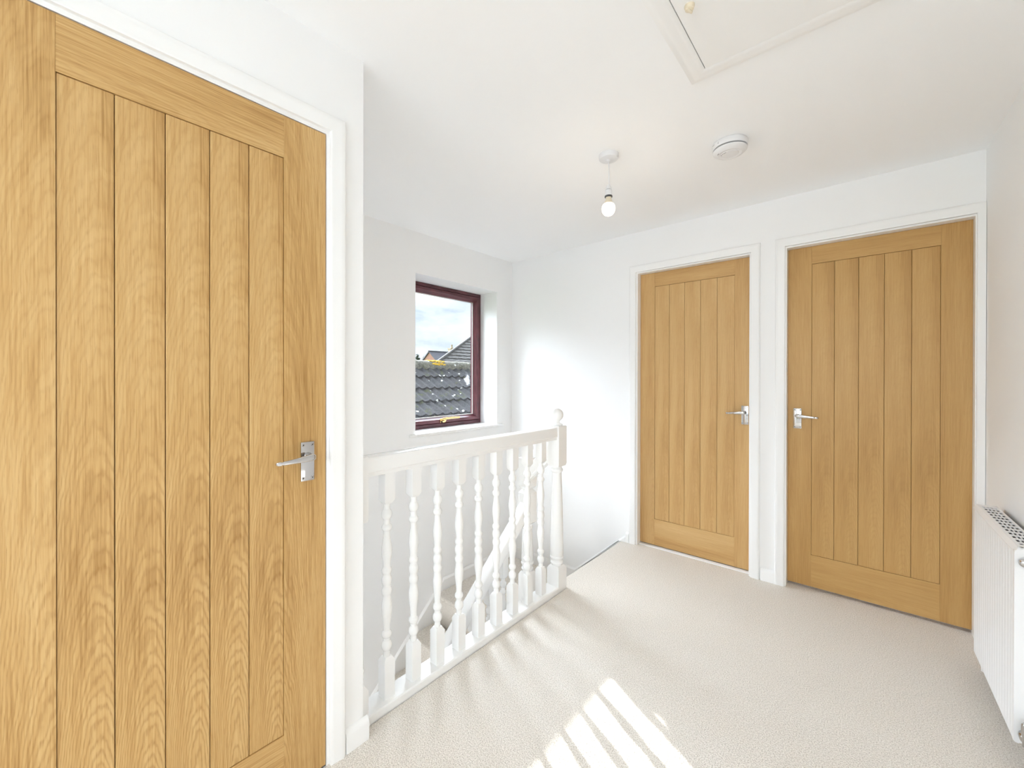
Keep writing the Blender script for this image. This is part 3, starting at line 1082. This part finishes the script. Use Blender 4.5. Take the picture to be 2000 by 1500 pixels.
# ------------------------------------------------------------------ ceiling fittings
PX, PY = -.931, 1.796
pend = thing('pendant_light', (PX, PY, ZC), 'white ceiling pendant with one bare lit bulb on a short flex', 'pendant light')
bm = BM()
lathe(bm, [(.046, 0), (.046, -.004), (.0445, -.019), (.042, -.022), (.012, -.0245), (.010, -.027), (.0085, -.033), (.004, -.034)], (PX, PY, ZC), 36)
obj('ceiling_rose', bm, PLAST, pend, smooth=35)
bm = BM()
tube(bm, [(PX, PY, ZC - .030), (PX + .001, PY, ZC - .06), (PX + .003, PY, ZC - .10), (PX + .0015, PY, ZC - .15)], .0030, 10)
obj('flex', bm, PLAST, pend, smooth=60)
bm = BM()
zh = ZC - .143
lathe(bm, [(.004, 0), (.0075, -.003), (.012, -.010), (.0145, -.018), (.0155, -.0235)], (PX, PY, zh), 28)
lathe(bm, [(.0130, -.0235), (.0130, -.0265)], (PX, PY, zh), 28, mi=1)
lathe(bm, [(.0165, -.0262), (.0168, -.030), (.0165, -.052), (.0150, -.053)], (PX, PY, zh), 28)
lathe(bm, [(.0175, -.0525), (.0182, -.0545), (.0182, -.0585), (.0165, -.0600)], (PX, PY, zh), 28, mi=2)
obj('lamp_holder', bm, [PLAST, DARK, FIN], pend, smooth=40)
bm = BM()
bz = zh - .0590
lathe(bm, [(.0135, 0), (.0135, -.008), (.0165, -.020), (.0205, -.030)], (PX, PY, bz), 28)
obj('bulb_collar', bm, CREAM, pend, smooth=50)
bm = BM()
pr_ = [(.0205, -.0300), (.0265, -.0345), (.0302, -.042), (.0318, -.050), (.0318, -.057)]
for i in range(1, 10):
    a = i / 9 * math.pi / 2 * .98
    pr_.append((.0318 * math.cos(a), -.057 - .0318 * math.sin(a)))
lathe(bm, pr_, (PX, PY, bz), 36)
obj('bulb', bm, BULB, pend, smooth=60, label='glowing warm white bulb')

SX, SY = -.470, 2.065
al = thing('smoke_alarm', (SX, SY, ZC), 'round white smoke alarm on the ceiling near the far doors', 'smoke alarm')
bm = BM()
lathe(bm, [(.066, 0), (.0715, -.002), (.0725, -.005), (.0715, -.024), (.0700, -.0265)], (SX, SY, ZC), 44)
obj('base', bm, PLAST, al, smooth=35)
bm = BM()
lathe(bm, [(.0668, -.026), (.0668, -.0285), (.0685, -.0290), (.0685, -.0305), (.0668, -.0310), (.0668, -.0330)], (SX, SY, ZC), 44)
obj('vent_ring', bm, PLASTG, al, smooth=35, label='dark grey vent slot')
bm = BM()
lathe(bm, [(.0690, -.0325), (.0700, -.034), (.0690, -.038), (.060, -.0455), (.047, -.050), (.044, -.0485), (.036, -.0485), (.033, -.0510), (.010, -.0525), (.001, -.0527)], (SX, SY, ZC), 44)
obj('cover', bm, PLAST, al, smooth=30)
dirc = Vector((SX, SY, 0)).normalized()
tp = Vector((-dirc.y, dirc.x, 0))
def dot(bm, q, w, h, axis_u, axis_v):
    vs = [bm.verts.new(q + axis_u * a * w + axis_v * b * h) for a, b in ((-1, -1), (1, -1), (1, 1), (-1, 1))]
    vt = [bm.verts.new(v.co - (axis_u.cross(axis_v)).normalized() * .0008) for v in vs]
    bm.faces.new(vs)
    bm.faces.new(vt)
    for i in range(4):
        j = (i + 1) % 4
        bm.faces.new((vs[i], vs[j], vt[j], vt[i]))
c0 = Vector((SX, SY, ZC))
for ang, w, hh, zz in ((200, .003, .0015, -.012), (203, .0015, .0012, -.010), (243, .0018, .0018, -.016), (244, .0014, .0010, -.0115), (218, .0085, .0010, -.010)):
    a = R(ang)
    rv = Vector((math.cos(a), math.sin(a), 0))
    tv = Vector((-rv.y, rv.x, 0))
    bm = BM()
    dot(bm, c0 + rv * .0722 + Vector((0, 0, zz)), w, hh, tv, Vector((0, 0, 1)))
    obj('printed_mark', bm, PLASTG, al, label='small grey printed mark')
for ang, rr_, w in ((215, .050, .006), (240, .030, .007), (222, .033, .003), (205, .035, .003)):
    a = R(ang)
    rv = Vector((math.cos(a), math.sin(a), 0))
    tv = Vector((-rv.y, rv.x, 0))
    zz = -.0495 if rr_ > .045 else -.0515
    bm = BM()
    dot(bm, c0 + rv * rr_ + Vector((0, 0, zz)), w, .0018, tv, rv)
    obj('sounder_slot', bm, PLASTG, al, label='small grey slot in the cover')

hatch = thing('loft_hatch', ((HX0 + HX1) / 2, (HY0 + HY1) / 2, ZC), 'white loft hatch with moulded frame in the ceiling', 'loft hatch')
bm = BM()
L = []
for o, z in [(-.005, .012), (-.005, -.010), (.004, -.014), (.012, -.014), (.030, -.012), (.040, -.012), (.048, -.008), (.054, -.006), (.056, 0.0005)]:
    L.append([bm.verts.new((x, y, ZC + z)) for x, y in ((HX0 - o, HY0 - o), (HX1 + o, HY0 - o), (HX1 + o, HY1 + o), (HX0 - o, HY1 + o))])
for a, b in zip(L, L[1:]):
    for i in range(4):
        j = (i + 1) % 4
        bm.faces.new((a[i], a[j], b[j], b[i]))
obj('frame', bm, SATIN, hatch, smooth=30)
bm = BM()
box(bm, HX0 + .0085, HX1 - .008, HY0 + .008, HY1 - .0085, ZC - .0128, ZC + .006, .001)
obj('hatch_panel', bm, SATIN, hatch)
bm = BM()
lx, ly = -.380, 1.213
lathe(bm, [(.0135, 0), (.0135, -.004), (.0120, -.006), (.0115, -.011), (.009, -.013)], (lx, ly, ZC - .0125), 24)
tube(bm, [(lx - .003, ly - .010, ZC - .0265), (lx, ly, ZC - .0275), (lx + .003, ly + .010, ZC - .0265)], [.0035, .0045, .0035], 10)
lt = obj('catch', bm, CREAM, hatch, smooth=40, label='cream plastic turn catch')

# ------------------------------------------------------------------ outside the window
bm = BM()
box(bm, -140, -2.9, -60, 140, -2.95, -2.75)
tag(obj('ground', bm, GRASS), 'lawn outside below the window, hidden from view', 'lawn', kind='structure')

def tiled_plane(bm, p0, along, down, length, width, gauge, roll, amp, step, seg=5):
    """courses of rolled tiles. p0 ridge corner, along = ridge direction, down = slope direction"""
    up = along.cross(down).normalized()
    if up.z < 0:
        up = -up
    nr_ = int(length / gauge)
    ns = int(width / roll * seg)
    for r in range(nr_):
        prev = None
        for i in range(ns + 1):
            a = i / seg * roll
            ph_ = (a / roll) % 1
            w = amp * max(0., math.cos(2 * math.pi * (ph_ - .5))) ** .8
            col = []
            for t_, e in ((r * gauge - .04, -.010), ((r + 1) * gauge, step), ((r + 1) * gauge + .004, step - .02)):
                col.append(bm.verts.new(p0 + along * a + down * t_ + up * (w + e)))
            if prev:
                for q in range(2):
                    bm.faces.new((prev[q], col[q], col[q + 1], prev[q + 1]))
            prev = col

# neighbour's roof facing the window
xr, zr_ = -5.75, 1.455
pit = R(33)
nb = thing('neighbour_roof', (xr, 6, -2.75), 'neighbouring house with mossy grey tiled roof just outside the window', 'house')
bm = BM()
dn = Vector((math.cos(pit), 0, -math.sin(pit)))
tiled_plane(bm, Vector((xr + .05, .6, zr_ - .05)), Vector((0, 1, 0)), dn, 3.0, 10.6, .33, .15, .030, .018, 6)
obj('roof', bm, TILE, nb, smooth=40)
bm = BM()
tiled_plane(bm, Vector((xr - .05, .6, zr_ - .05)), Vector((0, 1, 0)), Vector((-math.cos(pit), 0, -math.sin(pit))), 3.0, 10.6, .33, .15, .030, .018, 2)
obj('rear_roof', bm, TILE, nb)
bm = BM()
y = .6
while y < 11.1:
    pf_ = []
    sg = 10
    A_, B_ = [], []
    for i in range(sg + 1):
        a = -.15 * math.pi + 1.3 * math.pi * i / sg
        jx = random.uniform(-.004, .004)
        A_.append(bm.verts.new((xr + .115 * math.cos(a) * 1.02, y, zr_ - .055 + .115 * math.sin(a) + .006)))
        B_.append(bm.verts.new((xr + .115 * math.cos(a), y + .448, zr_ - .055 + .115 * math.sin(a) + jx)))
    for i in range(sg):
        bm.faces.new((A_[i], A_[i + 1], B_[i + 1], B_[i]))
    bm.faces.new(A_)
    bm.faces.new(B_)
    y += .45
obj('ridge_tiles', bm, LICH, nb, smooth=40)
bm = BM()
for i in range(44):                                  # clump of yellow lichen and pale crusts on the ridge
    a = random.uniform(.15, .85) * math.pi * .7
    yy = 4.62 + random.gauss(0, .10)
    q = Vector((xr + .118 * math.cos(a), yy, zr_ - .055 + .118 * math.sin(a)))
    rr_ = random.uniform(.012, .034)
    bmesh.ops.create_icosphere(bm, subdivisions=1, radius=rr_, matrix=Matrix.Translation(q) @ Matrix.Diagonal((1, 1.3, .5, 1)))
o = obj('lichen', bm, YELL, nb, smooth=60, label='patch of yellow lichen on the ridge')
o['kind'] = 'stuff'
bm = BM()
xe = xr + 3.0 * math.cos(pit)
xe2 = xr - 3.0 * math.cos(pit)
ze = zr_ - 3.0 * math.sin(pit) - .12
prism(bm, [(xe2 + .3, -2.75), (xe - .3, -2.75), (xe - .3, ze), (xr, zr_ - .15), (xe2 + .3, ze)], 'Y', .8, 11.0)
obj('wall', bm, BRICK, nb)

# second house: big tiled roof rising to the right, further back
n2 = thing('tiled_roof_house', (-14, 14, -2.75), 'further house whose plain grey tiled roof rises to the right', 'house')
def plane_pt(u, v, px_, pz_, sl):
    """point of the sight line of (u, v) on the plane z = pz_ + (px_ - x) * sl, used to size the far roof"""
    dx_, dy_ = (u - 991.76) / 803.54, (739.7 - v) / 803.54
    F = Vector((-.6575, .7534, 0))
    Rr = Vector((.7534, .6575, 0))
    dd = F + Rr * dx_ + Vector((0, 0, dy_))
    t_ = (pz_ + px_ * sl - H) / (dd.z + dd.x * sl)
    return Vector((0, 0, H)) + dd * t_
SLP = .72
e0 = plane_pt(852, 713, -12.4, 1.8, SLP)
e1 = plane_pt(936, 650, -12.4, 1.8, SLP)
bm = BM()
mdir = (e1 - e0)
low0 = e0 - mdir * .9
top1 = e0 + mdir * 1.15
rows = 26
for r in range(rows):
    t0, t1 = r / rows, (r + 1) / rows
    a0 = low0.lerp(top1, t0)
    a1 = low0.lerp(top1, t1)
    y_end = 22
    pv = None
    for i in range(61):
        f = i / 60
        b0_ = Vector((a0.x, a0.y + (y_end - a0.y) * f, a0.z + .045))
        b1_ = Vector((a1.x, a1.y + (y_end - a1.y) * f, a1.z))
        bump = .022 if i % 2 else 0
        b0_.z += bump
        b1_.z += bump
        c_ = [bm.verts.new(b0_), bm.verts.new(b1_), bm.verts.new(Vector((b0_.x, b0_.y, b0_.z - .06)))]
        if pv:
            bm.faces.new((pv[0], c_[0], c_[1], pv[1]))
            bm.faces.new((pv[2], c_[2], c_[0], pv[0]))
        pv = c_
obj('roof', bm, TILE2, n2)
bm = BM()
tube(bm, [low0 + Vector((0, 0, .04)), top1 + Vector((0, 0, .04))], .06, 8)
obj('hip_tiles', bm, TILE2, n2, smooth=60)
bm = BM()
back = [Vector((low0.x - .3, low0.y, low0.z - .15)), Vector((top1.x - .2, top1.y, top1.z - .2)), Vector((top1.x - .2, 22, top1.z - .2)), Vector((low0.x - .3, 22, low0.z - .15))]
A_ = [bm.verts.new(p) for p in back]
B_ = [bm.verts.new(Vector((p.x - (3 if i in (0, 3) else .3), p.y, -2.75))) for i, p in enumerate(back)]
bm.faces.new(A_)
for i in range(4):
    j = (i + 1) % 4
    bm.faces.new((A_[i], A_[j], B_[j], B_[i]))
bm.faces.new(B_)
obj('wall', bm, BRICK, n2)

# far brick house with gable and chimney
K = 2.4
gy, gx, gz = 15 * K, -19.13 * K, H + (2.70 - H) * K
n3 = thing('gabled_brick_house', (gx, gy + 3, -2.75), 'distant red brick house with a gable end and grey roof', 'house')
hw, drop = 4.6, 3.75
bm = BM()
prism(bm, [(gx - hw, -2.75), (gx + hw, -2.75), (gx + hw, gz - drop), (gx, gz - .06), (gx - hw, gz - drop)], 'Y', gy, gy + 12)
obj('wall', bm, BRICK, n3)
for sg in (1, -1):
    bm = BM()
    q = [(0, 0), (sg * (hw + .3), -drop - .25), (sg * (hw + .3), -drop - .10), (0, .16)]
    prism(bm, [(gx + a, gz + b) for a, b in q], 'Y', gy - .12, gy + 12.1)
    obj('roof', bm, TILE3, n3)
bm = BM()
tube(bm, [(gx, gy - .12, gz + .12), (gx, gy + 12, gz + .12)], .13, 8)
obj('ridge_tiles', bm, TILE3, n3, smooth=60)
bm = BM()
cy_ = gy + 4.1
box(bm, gx - .35, gx + .35, cy_ - .42, cy_ + .42, gz - 1.2, gz + .78)
box(bm, gx - .42, gx + .42, cy_ - .49, cy_ + .49, gz + .62, gz + .78)
ch = obj('chimney', bm, BRICKP, n3, label='pale buff brick chimney')
bm = BM()
lathe(bm, [(.17, 0), (.15, .05), (.13, .40), (.17, .42), (.17, .48), (.12, .48)], (gx, cy_, gz + .78), 14)
obj('chimney_pot', bm, BRICKP, ch, smooth=40)

# trees on the skyline at the left of the pane
def conifer(name, base, h, w, label):
    t = thing(name, base, label, 'tree')
    bm = BM()
    rnd = random.Random(5)
    for i in range(900):
        f = rnd.random() ** .8
        z = h * (1 - f * .96)
        r = w * (f ** .9) * rnd.uniform(.55, 1.05)
        a = rnd.uniform(0, 2 * math.pi)
        p = Vector((base[0] + r * math.cos(a), base[1] + r * math.sin(a), base[2] + z))
        o1 = Vector((rnd.uniform(-1, 1), rnd.uniform(-1, 1), rnd.uniform(-.8, .3))) * h * .055
        o2 = Vector((rnd.uniform(-1, 1), rnd.uniform(-1, 1), rnd.uniform(-.8, .3))) * h * .055
        bm.faces.new([bm.verts.new(p), bm.verts.new(p + o1), bm.verts.new(p + o2)])
    obj('foliage', bm, LEAF, t)
    bm = BM()
    lathe(bm, [(.16, 0), (.03, h * .95)], base, 8)
    obj('trunk', bm, BARK, t)
def skyline(u, dist):
    dx_ = (u - 991.76) / 803.54
    F = Vector((-.6575, .7534, 0))
    Rr = Vector((.7534, .6575, 0))
    return (F + Rr * dx_) * dist
p = skyline(815, 84)
conifer('conifer_tree', (p.x, p.y, -2.75), 8.8, 2.0, 'dark conifer on the skyline at the left edge of the window')
p = skyline(852, 95)
tr = thing('bare_tree', (p.x, p.y, -2.75), 'faint leafless tree crown behind the distant brick gable', 'tree')
bm = BM()
rnd = random.Random(9)
def branch(q, dr, ln, r, lev):
    e = q + dr * ln
    tube(bm, [q, e], [r, r * .6], 4)
    if lev:
        for i in range(4):
            nd = (dr + Vector((rnd.uniform(-.8, .8), rnd.uniform(-.8, .8), rnd.uniform(-.1, .6)))).normalized()
            branch(q + dr * ln * rnd.uniform(.6, 1.), nd, ln * .62, r * .55, lev - 1)
branch(Vector((p.x, p.y, -2.75)), Vector((0, 0, 1)), 5.2, .16, 4)
obj('branches', bm, BARK, tr)

# ------------------------------------------------------------------ light
def sun_dir(az, el):
    """unit vector towards the sun; az measured from -X towards +Y"""
    return Vector((-math.cos(R(az)) * math.cos(R(el)), math.sin(R(az)) * math.cos(R(el)), math.sin(R(el))))
sd = sun_dir(26, 23.6)
sun = bpy.data.lights.new('sun', 'SUN')
sun.energy = 7.
sun.angle = R(.6)
sun.color = (1, .975, .94)
so = link(bpy.data.objects.new('sun', sun))
so.rotation_euler = (-sd).to_track_quat('-Z', 'Y').to_euler()
so.location = sd * 20

wd = bpy.data.worlds.new('sky')
S.world = wd
wd.use_nodes = True
nt = wd.node_tree
bg = nt.nodes['Background']
tc = N(nt, 'ShaderNodeTexCoord')
mp = N(nt, 'ShaderNodeMapping')
mp.inputs['Scale'].default_value = (1, 1, 2.6)
nt.links.new(tc.outputs['Generated'], mp.inputs[0])
cl = N(nt, 'ShaderNodeTexNoise', Scale=4.2, Detail=7., Roughness=.58, Distortion=.3)
nt.links.new(mp.outputs[0], cl.inputs['Vector'])
cloud = ramp(nt, cl.outputs['Fac'], [(.36, srgb(178, 194, 220)), (.45, srgb(214, 222, 236)), (.58, srgb(240, 243, 248))])
sx = N(nt, 'ShaderNodeSeparateXYZ')
nt.links.new(tc.outputs['Generated'], sx.inputs[0])
hz = ramp(nt, sx.outputs[2], [(0., (1, 1, 1)), (.16, (0, 0, 0))])
col = mix(nt, math_n(nt, 'MULTIPLY', hz, .6), cloud, srgb(244, 247, 252))
col = mix(nt, 1., col, (.955, .98, 1.), 'MULTIPLY')
# bright sky round and above the sun
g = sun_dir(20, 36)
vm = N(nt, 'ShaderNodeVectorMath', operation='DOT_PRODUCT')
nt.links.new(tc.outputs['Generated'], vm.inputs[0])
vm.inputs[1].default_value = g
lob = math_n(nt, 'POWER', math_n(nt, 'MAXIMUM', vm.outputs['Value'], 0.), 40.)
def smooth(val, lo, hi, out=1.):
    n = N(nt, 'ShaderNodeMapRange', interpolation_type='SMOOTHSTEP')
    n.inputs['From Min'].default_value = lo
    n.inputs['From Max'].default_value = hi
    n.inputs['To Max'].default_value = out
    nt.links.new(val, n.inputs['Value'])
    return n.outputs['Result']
fill_band = math_n(nt, 'MULTIPLY', smooth(sx.outputs[2], .18, .32), smooth(math_n(nt, 'MULTIPLY', sx.outputs[0], -1.), -.1, .55))  # bright band of sky above the view, added to light the rooms
fill_band = math_n(nt, 'MULTIPLY', fill_band, math_n(nt, 'SUBTRACT', 1., smooth(sx.outputs[2], .6, .95, .6)))
st = math_n(nt, 'ADD', math_n(nt, 'ADD', .92, math_n(nt, 'MULTIPLY', fill_band, 13.5)), math_n(nt, 'MULTIPLY', lob, 26.))
# unseen glow added to the sky left of the window, as fill light
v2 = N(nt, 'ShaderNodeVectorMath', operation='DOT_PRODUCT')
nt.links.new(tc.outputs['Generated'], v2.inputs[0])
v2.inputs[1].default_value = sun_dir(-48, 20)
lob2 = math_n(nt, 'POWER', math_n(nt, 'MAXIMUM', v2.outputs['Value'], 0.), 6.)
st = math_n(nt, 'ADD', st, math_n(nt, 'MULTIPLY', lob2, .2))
nt.links.new(col, bg.inputs['Color'])
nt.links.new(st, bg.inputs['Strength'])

def area(name, loc, size, target, power, col=(1, 1, 1)):
    l = bpy.data.lights.new(name, 'AREA')
    l.shape = 'RECTANGLE'
    l.size, l.size_y = size
    l.energy = power
    l.color = col
    o = link(bpy.data.objects.new(name, l))
    o.location = loc
    o.rotation_euler = (Vector(target) - Vector(loc)).to_track_quat('-Z', 'Y').to_euler()
    return o
# fill lamps added, unseen: outside the window behind the camera and below the stairs
area('fill_behind_camera', (-.375, -1.98, 1.42), (1.2, 1.3), (-.375, -.75, .0), 33, (.86, .93, 1))
area('fill_below_stairs', (-1.93, -3.1, -1.5), (.9, 1.9), (-1.93, 1, -.6), 52, (.90, .95, 1))
pl = bpy.data.lights.new('bulb_light', 'POINT')
pl.energy = .8
pl.color = (1, .86, .68)
pl.shadow_soft_size = .04
po = link(bpy.data.objects.new('bulb_light', pl))
po.location = (PX, PY, bz - .115)

# ------------------------------------------------------------------ camera
cam = bpy.data.cameras.new('camera')
cam.sensor_width = 36
cam.lens = 36 * 803.545 / 2000
cam.shift_x = (1000 - 991.763) / 2000
cam.shift_y = -(750 - 739.707) / 2000
cam.clip_start = .02
cam.clip_end = 400
co = link(bpy.data.objects.new('camera', cam))
yw, pt, ro = R(41.1088), R(-.1503), R(.083)
F0 = Vector((-math.sin(yw), math.cos(yw), 0))
R0 = Vector((math.cos(yw), math.sin(yw), 0))
U0 = Vector((0, 0, 1))
F = F0 * math.cos(pt) + U0 * math.sin(pt)
U = U0 * math.cos(pt) - F0 * math.sin(pt)
Rr = R0 * math.cos(ro) + U * math.sin(ro)
U = U * math.cos(ro) - R0 * math.sin(ro)
co.matrix_world = Matrix(((Rr.x, U.x, -F.x, 0), (Rr.y, U.y, -F.y, 0), (Rr.z, U.z, -F.z, H), (0, 0, 0, 1)))
S.camera = co

# ------------------------------------------------------------------ view
S.view_settings.view_transform = 'Standard'
S.view_settings.look = 'None'
S.view_settings.exposure = .62
S.view_settings.gamma = 1.
S.view_settings.use_curve_mapping = False
cy = S.cycles
cy.max_bounces = 14
cy.diffuse_bounces = 10
cy.glossy_bounces = 5
cy.transmission_bounces = 6
cy.transparent_max_bounces = 8
cy.sample_clamp_indirect = 6.
cy.use_denoising = True
cy.caustics_reflective = False
cy.caustics_refractive = False
